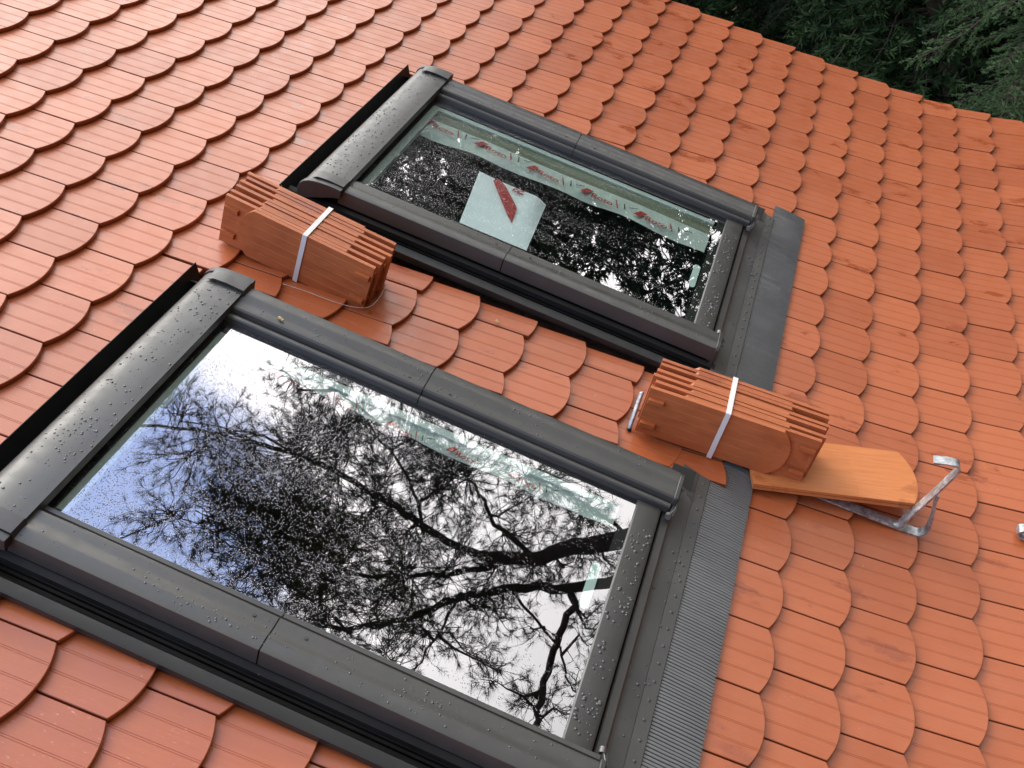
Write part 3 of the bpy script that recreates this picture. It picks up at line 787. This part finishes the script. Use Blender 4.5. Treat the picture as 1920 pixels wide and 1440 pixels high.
m1 = MB(); m1.ribbon([(a, 0, b) for a, b in [(.26, .030), (.10, .031)] + arc(.012, .018, .0125, 90, 270, 8) + [(.10, .004), (.30, .004)]], (0, .030, 0), .005); m1.build('base_bar', M_GALV, h2, smooth=40)
m1 = MB(); m1.ribbon([(a, 0, b) for a, b in [(.20, .034), (.205, .10), (.215, .20)] + arc(.200, .215, .016, 0, 130, 6) + [(.150, .212)]], (0, .029, 0), .005); m1.build('upright_bar', M_GALV, h2, smooth=40)
# flattened steel hook end standing at the left end of the second stack
hk = thing('hook_end', 'slim grey steel hook end standing upright against the nib end of a tile stack', 'roof hook', on_roof(2.434, -.135, 0))
m1 = MB(); m1.ribbon([(.002, -.046, -.006), (0, -.040, .004), (-.002, 0, .030), (-.004, .030, .052), (-.004, .036, .060)], (.010, 0, .006), .011); m1.build('steel_bar', M_GALV, hk, smooth=50, bevel=.003)
m1 = MB(); m1.dome((.002, -.047, -.006), .0075, .006, 8); m1.build('bar_tip', M_BLACK, hk, smooth=60)

# thin line trailing from the first stack, crumbs of wood
def wire(name, pts, label):
    P = [Vector(p) for p in pts]; o = MB(); out = []
    for i in range(len(P) - 1):
        a, b, c, d = P[max(i - 1, 0)], P[i], P[i + 1], P[min(i + 2, len(P) - 1)]
        for k in range(6):
            t = k / 6
            out.append(.5 * ((2 * b) + (c - a) * t + (2 * a - 5 * b + 4 * c - d) * t * t + (3 * b - a - 3 * c + d) * t ** 3))
    out.append(P[-1]); out = [p - P[0] for p in out]
    o.tube(out, .0007, 5); ob = o.build(name, M_LINE, None, smooth=180); ob.matrix_world = on_roof(*P[0]); return tag(ob, label, 'line')
wire('nylon_line', [(1.69, -.075, .07), (1.695, -.100, .035), (1.688, -.150, .012), (1.66, -.175, .006), (1.60, -.190, .004), (1.52, -.196, .004), (1.455, -.205, .004)], 'hair-thin pale line curling round the nib end of a tile stack onto the tiles')
wire('nylon_line', [(1.262, .142, .060), (1.275, .125, .045), (1.290, .100, .020), (1.296, .080, .008)], 'hair-thin pale line hanging over the black flap behind the farther window')
for nm, (u, v, z), lab in (('wood_chip', (1.552, -.424, .0905), 'tan wood crumb on the side cover of the nearer window'), ('wood_chip', (1.996, .005, .002), 'tan wood crumb on a clay tile between the two windows')):
    o = MB(); rr = random.Random(int(u * 100)); 
    for k in range(3): o.dome((rr.gauss(0, .003), rr.gauss(0, .003), 0), .0042, .004, 5)
    ob = o.build(nm, M_CHIP); ob.matrix_world = on_roof(u, v, z); tag(ob, lab, 'wood crumb')

# ------------------------------------------------------------------ ground and trees
GZ = -7.0
gm = MB(); N = 48; R_ = 160
for j in range(N + 1):
    for i in range(N + 1):
        x = ((i / N) * 2 - 1); y = ((j / N) * 2 - 1); x = R_ * x * abs(x); y = R_ * y * abs(y)
        gm.vert((x, y, GZ + .35 * noise.noise((x * .12, y * .12, 0)) - .1))
for j in range(N):
    for i in range(N): a = j * (N + 1) + i; gm.face(a, a + 1, a + N + 2, a + N + 1)
tag(gm.build('ground', M_GROUND, None, smooth=180), kind='structure')

def orient(rng, d, n):
    """n random unit vectors around direction d (n x 3)"""
    v = rng.normal(size=(n, 3)); return v
def needles(name, parent, P, D, mat_, rng, per=22, ln=.11, wd=.0032, spread=.9, along=.05, flat=False):
    """needle tufts: at points P (k,3) pointing along D (k,3)"""
    k = len(P); P = np.repeat(P, per, 0); D = np.repeat(D, per, 0); n = len(P)
    r = rng.normal(size=(n, 3)); dirs = D + r * spread * .6; dirs /= np.linalg.norm(dirs, axis=1, keepdims=True) + 1e-9
    side = np.cross(dirs, rng.normal(size=(n, 3))); side /= np.linalg.norm(side, axis=1, keepdims=True) + 1e-9
    st = P + D * (rng.uniform(-1, 1, (n, 1)) * along); L = ln * rng.uniform(.6, 1.15, (n, 1)); sd = side * wd
    V = np.stack([st - sd, st + sd, st + dirs * L], 1).reshape(-1, 3); F = np.arange(n * 3).reshape(-1, 3)
    t = np.repeat(np.repeat(rng.uniform(0, 1, k), per), 3)
    return np_mesh(name, V, F, mat_, parent, t)

def blob_tree(name, label, base, limbs, blobs, seed, twigs=60, per=26, ln=.085, wd=.0014, group=None):
    """pine built from traced limbs (lists of points, r0, r1) and foliage masses (x, y, z, radius)"""
    rng = np.random.default_rng(seed); rr = random.Random(seed)
    t = thing(name, label, 'tree', Matrix.Translation(base), group); B = Vector(base)
    tr = MB(); allp = []
    for pts, r0, r1 in limbs:
        P = [Vector(p) for p in pts]; out = []
        for i in range(len(P) - 1):
            a, b, c, d = P[max(i - 1, 0)], P[i], P[i + 1], P[min(i + 2, len(P) - 1)]
            for q in range(4):
                s = q / 4; out.append(.5 * ((2 * b) + (c - a) * s + (2 * a - 5 * b + 4 * c - d) * s * s + (3 * b - a - 3 * c + d) * s ** 3))
        out.append(P[-1]); m = len(out)
        out = [p + Vector((rr.gauss(0, 1), rr.gauss(0, 1), rr.gauss(0, 1))) * (.012 if 0 < i < m - 1 else 0) for i, p in enumerate(out)]
        tr.tube([p - B for p in out], [r0 + (r1 - r0) * (i / (m - 1)) for i in range(m)], 8)
        allp += out[len(out) // 5:]
    TP, TD = [], []; bm_ = MB()
    for (x, y, z, r) in blobs:
        c = Vector((x, y, z)); q = min(allp, key=lambda p: (p - c).length); gro = (c - q)
        gd = gro.normalized() if gro.length > .05 else Vector((rr.gauss(0, 1), rr.gauss(0, 1), rr.gauss(0, 1))).normalized()
        mid = q.lerp(c, .5) + Vector((rr.gauss(0, .08), rr.gauss(0, .08), rr.gauss(0, .08)))
        spine = [q, mid, c, c + gd * r * .6]
        bm_.tube([p - B for p in spine], [.014, .010, .006, .003], 5)
        nt_ = max(8, int(twigs * (r / .4) ** 1.6))
        for _ in range(nt_):
            f = rr.random(); k = min(2, int(f * 3)); s = spine[k].lerp(spine[k + 1], f * 3 - k)
            d = Vector((rr.gauss(0, 1), rr.gauss(0, 1), rr.gauss(0, 1))).normalized() + gd * .5; d.normalize()
            e = s + d * r * rr.uniform(.5, 1.15); mm = s.lerp(e, .5) + Vector((rr.gauss(0, .03), rr.gauss(0, .03), rr.gauss(0, .03) - .02))
            bm_.tube([p - B for p in (s, mm, e)], [.0042, .003, .0015], 4, cap=False)
            L = (e - s).length
            for g in range(max(2, int(L / .085))):
                u_ = .35 + .65 * (g + 1) / max(2, int(L / .085)); pt = s.lerp(mm, u_ * 2) if u_ < .5 else mm.lerp(e, u_ * 2 - 1)
                dd = (e - mm).normalized() + Vector((rr.gauss(0, .5), rr.gauss(0, .5), rr.gauss(0, .5)))
                if rr.random() < .5:
                    e2 = pt + dd.normalized() * rr.uniform(.04, .14); bm_.tube([pt - B, e2 - B], [.002, .001], 3, cap=False); pt = e2
                TP.append(tuple(pt - B)); TD.append(tuple(dd.normalized()))
    tr.build('trunk', M_BARK, t, smooth=60); bm_.build('branches', M_BARK, t)
    needles('crown', t, np.array(TP), np.array(TD), M_PINE, rng, per, ln, wd, .95, .02)
    return t
LIMBS = [
 ([(7.2, 5.4, -7.2), (6.9, 5.1, -4.5), (6.5, 4.7, -2.0), (5.9, 4.3, -.1), (5.54, 4.02, .58), (5.39, 3.79, .93), (5.18, 3.58, 1.30), (4.96, 3.37, 1.67), (4.82, 3.18, 1.92), (4.57, 3.05, 2.23)], 0.1500, 0.0420),
 ([(4.57, 3.05, 2.23), (4.29, 3.04, 2.45), (4.02, 3.09, 2.61), (3.78, 3.10, 2.77), (3.46, 3.11, 2.97), (3.18, 3.06, 3.17), (2.8, 3.0, 3.5), (2.5, 2.9, 3.9), (2.3, 2.9, 4.5)], 0.0341, 0.0105),
 ([(6.5, 4.7, -2.0), (6.2, 4.3, -.2), (5.81, 3.90, .70), (5.63, 3.61, 1.13), (5.40, 3.39, 1.54), (5.20, 3.21, 1.86), (4.96, 3.06, 2.18), (4.76, 2.84, 2.49), (4.61, 2.55, 2.78), (4.38, 2.31, 3.09), (3.98, 2.18, 3.42)], 0.0682, 0.0126),
 ([(5.20, 3.21, 1.86), (5.30, 3.10, 1.80), (5.32, 3.04, 1.86), (5.39, 2.84, 1.94), (5.50, 2.54, 2.04), (5.61, 2.28, 2.09), (5.71, 2.04, 2.15), (5.9, 1.6, 2.3)], 0.0310, 0.0245),
 ([(4.96, 3.06, 2.18), (5.11, 2.96, 2.11), (5.37, 2.84, 1.96), (5.55, 2.66, 1.91), (5.70, 2.56, 1.83), (5.87, 2.57, 1.64)], 0.0135, 0.0056),
 ([(4.20, 2.98, 2.50), (3.96, 3.08, 2.42), (3.74, 3.22, 2.46), (3.38, 3.38, 2.60), (3.04, 3.50, 2.73)], 0.0165, 0.0056),
 ([(4.82, 3.18, 1.92), (4.49, 3.30, 2.12), (4.27, 3.46, 2.19), (4.04, 3.57, 2.29)], 0.0225, 0.0070),
 ([(3.46, 3.11, 2.97), (3.07, 3.08, 3.21), (2.74, 2.98, 3.45), (2.51, 2.85, 3.63)], 0.0150, 0.0042),
 ([(4.38, 2.31, 3.09), (4.29, 2.20, 2.95), (3.80, 2.29, 3.21), (3.35, 2.32, 3.47), (2.95, 2.31, 3.68)], 0.0165, 0.0042),
 ([(4.76, 2.84, 2.49), (4.66, 2.72, 2.36), (4.72, 2.43, 2.49), (4.76, 2.18, 2.61), (4.75, 1.99, 2.72)], 0.0135, 0.0049),
 ([(5.18, 3.58, 1.30), (4.90, 3.65, 1.51), (4.73, 3.70, 1.63), (4.46, 3.69, 1.87)], 0.0165, 0.0056),
 ([(4.82, 3.18, 1.92), (4.6, 2.95, 2.35), (4.3, 2.7, 2.75), (3.9, 2.55, 3.1), (3.5, 2.55, 3.4)], 0.0263, 0.0070),
]
BLOBS = [(2.72,2.81,3.55,.42),(2.46,2.86,3.65,.28),(3.11,2.74,3.38,.42),(3.23,3.09,3.12,.51),(3.26,3.49,2.86,.34),(3.65,3.56,2.56,.36),(4.17,3.50,2.24,.47),(4.44,3.72,1.86,.42),(3.50,2.57,3.25,.47),(3.25,2.34,3.51,.37),(2.93,2.25,3.73,.28),(3.98,2.46,3.01,.42),(3.65,2.29,3.31,.37),(4.32,2.40,2.81,.37),(4.68,2.40,2.55,.33),(5.02,2.39,2.27,.23),(5.24,2.29,2.13,.21),(4.30,2.73,2.64,.37),(4.49,2.90,2.38,.33),(3.01,3.75,2.85,.33),(2.75,3.55,3.12,.23),(4.95,3.39,1.66,.28),(3.87,2.89,2.84,.42),(4.66,2.12,2.71,.28),(2.82,1.96,3.91,.14),(3.77,3.22,2.70,.42),(3.88,3.62,2.37,.37),(4.02,2.11,3.17,.37),(3.63,2.08,3.43,.37),(4.69,3.03,2.14,.33),(4.81,3.65,1.60,.28),(4.86,3.13,1.93,.28),(4.78,2.75,2.25,.23),(4.62,3.28,2.03,.28),(3.6,2.35,3.05,.42),(3.35,2.55,3.1,.42),(3.9,2.35,2.85,.38),(3.15,2.6,3.55,.36),(3.55,2.9,2.95,.42),(3.3,3.2,2.95,.40),(4.15,2.95,2.5,.36),(3.75,2.7,2.95,.40),(4.0,3.3,2.4,.36),(4.45,2.55,2.6,.33),(3.45,2.25,3.3,.33),(5.42,2.76,1.66,0.16),(5.59,2.28,1.81,0.19),(4.90,3.65,1.51,0.21),(5.21,3.34,1.46,0.14),(4.90,2.73,2.16,0.23),(5.13,2.73,1.96,0.14),(4.95,3.19,1.80,0.21),(5.32,3.07,1.55,0.14),(4.91,2.41,2.35,0.21),(5.40,2.34,1.96,0.16),(5.52,2.50,1.74,0.16),(5.40,2.89,1.59,0.13),(4.49,3.45,2.01,0.23),(5.09,3.57,1.40,0.12)]
blob_tree('pine_tree', 'tall dark pine whose bare limbs and tufts are mirrored in the nearer window glass', (7.2, 5.4, GZ), LIMBS, BLOBS, 3)

def conifer(name, label, base, H, R0, seed, m, per=16, ln=.05, wd=.004, whorls=26, dens=1.0, lean=(0, 0), group='conifers round the house', bare=.12, sprays=9):
    """spruce-like tree: whorled drooping branches carrying flat sprays of twigs"""
    rng = np.random.default_rng(seed); rr = random.Random(seed)
    t = thing(name, label, 'tree', Matrix.Translation(base), group)
    tr = MB(); top = Vector((lean[0], lean[1], H))
    tr.tube([(0, 0, -.2), top * .33 + Vector((.03, 0, 0)), top * .66, top], [H * .017 + .03, H * .012 + .02, H * .007 + .01, .01], 9)
    br = MB(); TP, TD = [], []
    for wI in range(whorls):
        f = bare + (1 - bare) * (wI + rr.random() * .7) / whorls; c = top * f; Rr = R0 * (1 - f) ** .75 * rr.uniform(.7, 1.12) + .12
        nb = rr.choice((5, 6, 7))
        for b_ in range(nb):
            a = 2 * math.pi * (b_ + rr.random() * .8) / nb; d = Vector((math.cos(a), math.sin(a), 0)); L = Rr * rr.uniform(.75, 1.15)
            droop = -.30 * L * (1.2 - f); pts = [c, c + d * L * .35 + Vector((0, 0, .05 * L)), c + d * L * .7 + Vector((0, 0, droop * .5)), c + d * L + Vector((0, 0, droop * .75))]
            br.tube(pts, [.012 + .010 * (1 - f) * H / 8, .012, .007, .003], 4, cap=False)
            ns = max(3, int(sprays * L * dens / 1.0))
            sd = Vector((-d.y, d.x, 0))
            for s_ in range(ns):
                q = .18 + .82 * (s_ + rr.random()) / ns; k = min(2, int(q * 3)); p = pts[k].lerp(pts[k + 1], q * 3 - k)
                for side in (-1, 1):
                    l2 = L * .34 * (1.15 - q) * rr.uniform(.6, 1.3) + .06
                    dd = (sd * side + d * .75 + Vector((0, 0, rr.uniform(-.35, .12)))).normalized()
                    e = p + dd * l2; br.tube([p, e], [.004, .0015], 3, cap=False)
                    nn = max(2, int(l2 / .06))
                    for z in range(nn):
                        pt = p.lerp(e, (z + 1) / nn) + Vector((rr.gauss(0, .012), rr.gauss(0, .012), rr.gauss(0, .018)))
                        TP.append(tuple(pt)); TD.append(tuple((dd + Vector((rr.gauss(0, .35), rr.gauss(0, .35), rr.gauss(0, .2)))).normalized()))
    tr.build('trunk', M_BARK, t, smooth=60); br.build('branches', M_BARK, t)
    needles('crown', t, np.array(TP), np.array(TD), m, rng, per, ln, wd, .9, .035)
    return t
# spruces seen directly beyond the verge
conifer('spruce_tree', 'blue-green spruce just beyond the verge, its lit sprays nearest the tiles', (3.6, 8.6, GZ), 6.6, 2.3, 31, M_FIR, per=34, ln=.030, wd=.0026, whorls=30, dens=1.3)
conifer('spruce_tree', 'dark green spruce behind the lit blue-green one, at the top right corner', (5.6, 12.5, GZ), 9.0, 2.6, 32, M_SPRUCE, per=34, ln=.036, wd=.0032)
conifer('spruce_tree', 'low dark spruce in the dim middle of the gap above the verge', (.6, 14.5, GZ), 5.4, 2.2, 33, M_SPRUCE, per=34, ln=.036, wd=.0032)
conifer('spruce_tree', 'low dark spruce at the left end of the gap above the verge', (-1.8, 12.2, GZ), 4.8, 2.0, 34, M_SPRUCE, per=34, ln=.036, wd=.0032)
# the wood standing beside the house, partly mirrored in the farther window
wr = random.Random(77)
def wood(az0, az1, n, d0, d1, e0, e1, first=[0]):
    for i in range(n):
        az = math.radians(az0 + (az1 - az0) * (i + wr.random()) / n); d = wr.uniform(d0, d1); x, y = 1.5 + d * math.cos(az), -.8 + d * math.sin(az)
        H = d * math.tan(math.radians(wr.uniform(e0, e1))) - 1.24 - GZ
        conifer('spruce_tree', 'tall spruce of the dark wood, mirrored in the farther window or added unseen downslope', (x, y, GZ), H, H * wr.uniform(.15, .19), 50 + first[0], M_SPRUCE,
                per=8, ln=.15, wd=.017, whorls=34, dens=.5, group='tall spruces of the dark wood', bare=.10, sprays=9); first[0] += 1
wood(73, 88, 7, 11.5, 14.5, 33, 40)
wood(71, 89, 6, 15, 19, 32, 38)
wood(56, 72, 6, 12, 18, 19, 27)
wood(40, 58, 4, 13, 16, 21, 26)
wood(88, 104, 4, 14, 18, 20, 27)
wood(-60, 36, 12, 11, 15, 30, 42)  # unseen downslope spruces, added to block the light from that side

# far belt of forest closing the view
rng = np.random.default_rng(5); n = 42000
ang = rng.uniform(0, 2 * math.pi, n); rad = rng.uniform(26, 34, n)
deg = (np.degrees(ang) + 180) % 360 - 180
hh = np.where((deg > 72) & (deg < 88), 16.0, np.where((deg > 58) & (deg < 72), 10.5, np.where((deg > -80) & (deg < 34), 19.0, np.where((deg > 30) & (deg < 105), 12.0, 7.0))))
h = (rng.uniform(0, 1, n) ** .8) * (hh + 1.5 * np.sin(ang * 19) + 1.0 * np.sin(ang * 43 + 1))
P = np.stack([rad * np.cos(ang), rad * np.sin(ang), GZ + h], 1)
s = rng.uniform(.25, .6, (n, 1)); a = rng.normal(size=(n, 3)); a /= np.linalg.norm(a, axis=1, keepdims=True); b = np.cross(a, rng.normal(size=(n, 3))); b /= np.linalg.norm(b, axis=1, keepdims=True)
V = np.stack([P - a * s, P + b * s * .6, P + a * s], 1).reshape(-1, 3)
fo = np_mesh('forest', V, np.arange(n * 3).reshape(-1, 3), M_SPRUCE, None, np.repeat(rng.uniform(0, 1, n), 3))
tag(fo, 'far belt of dark forest round the clearing', 'forest', kind='stuff')
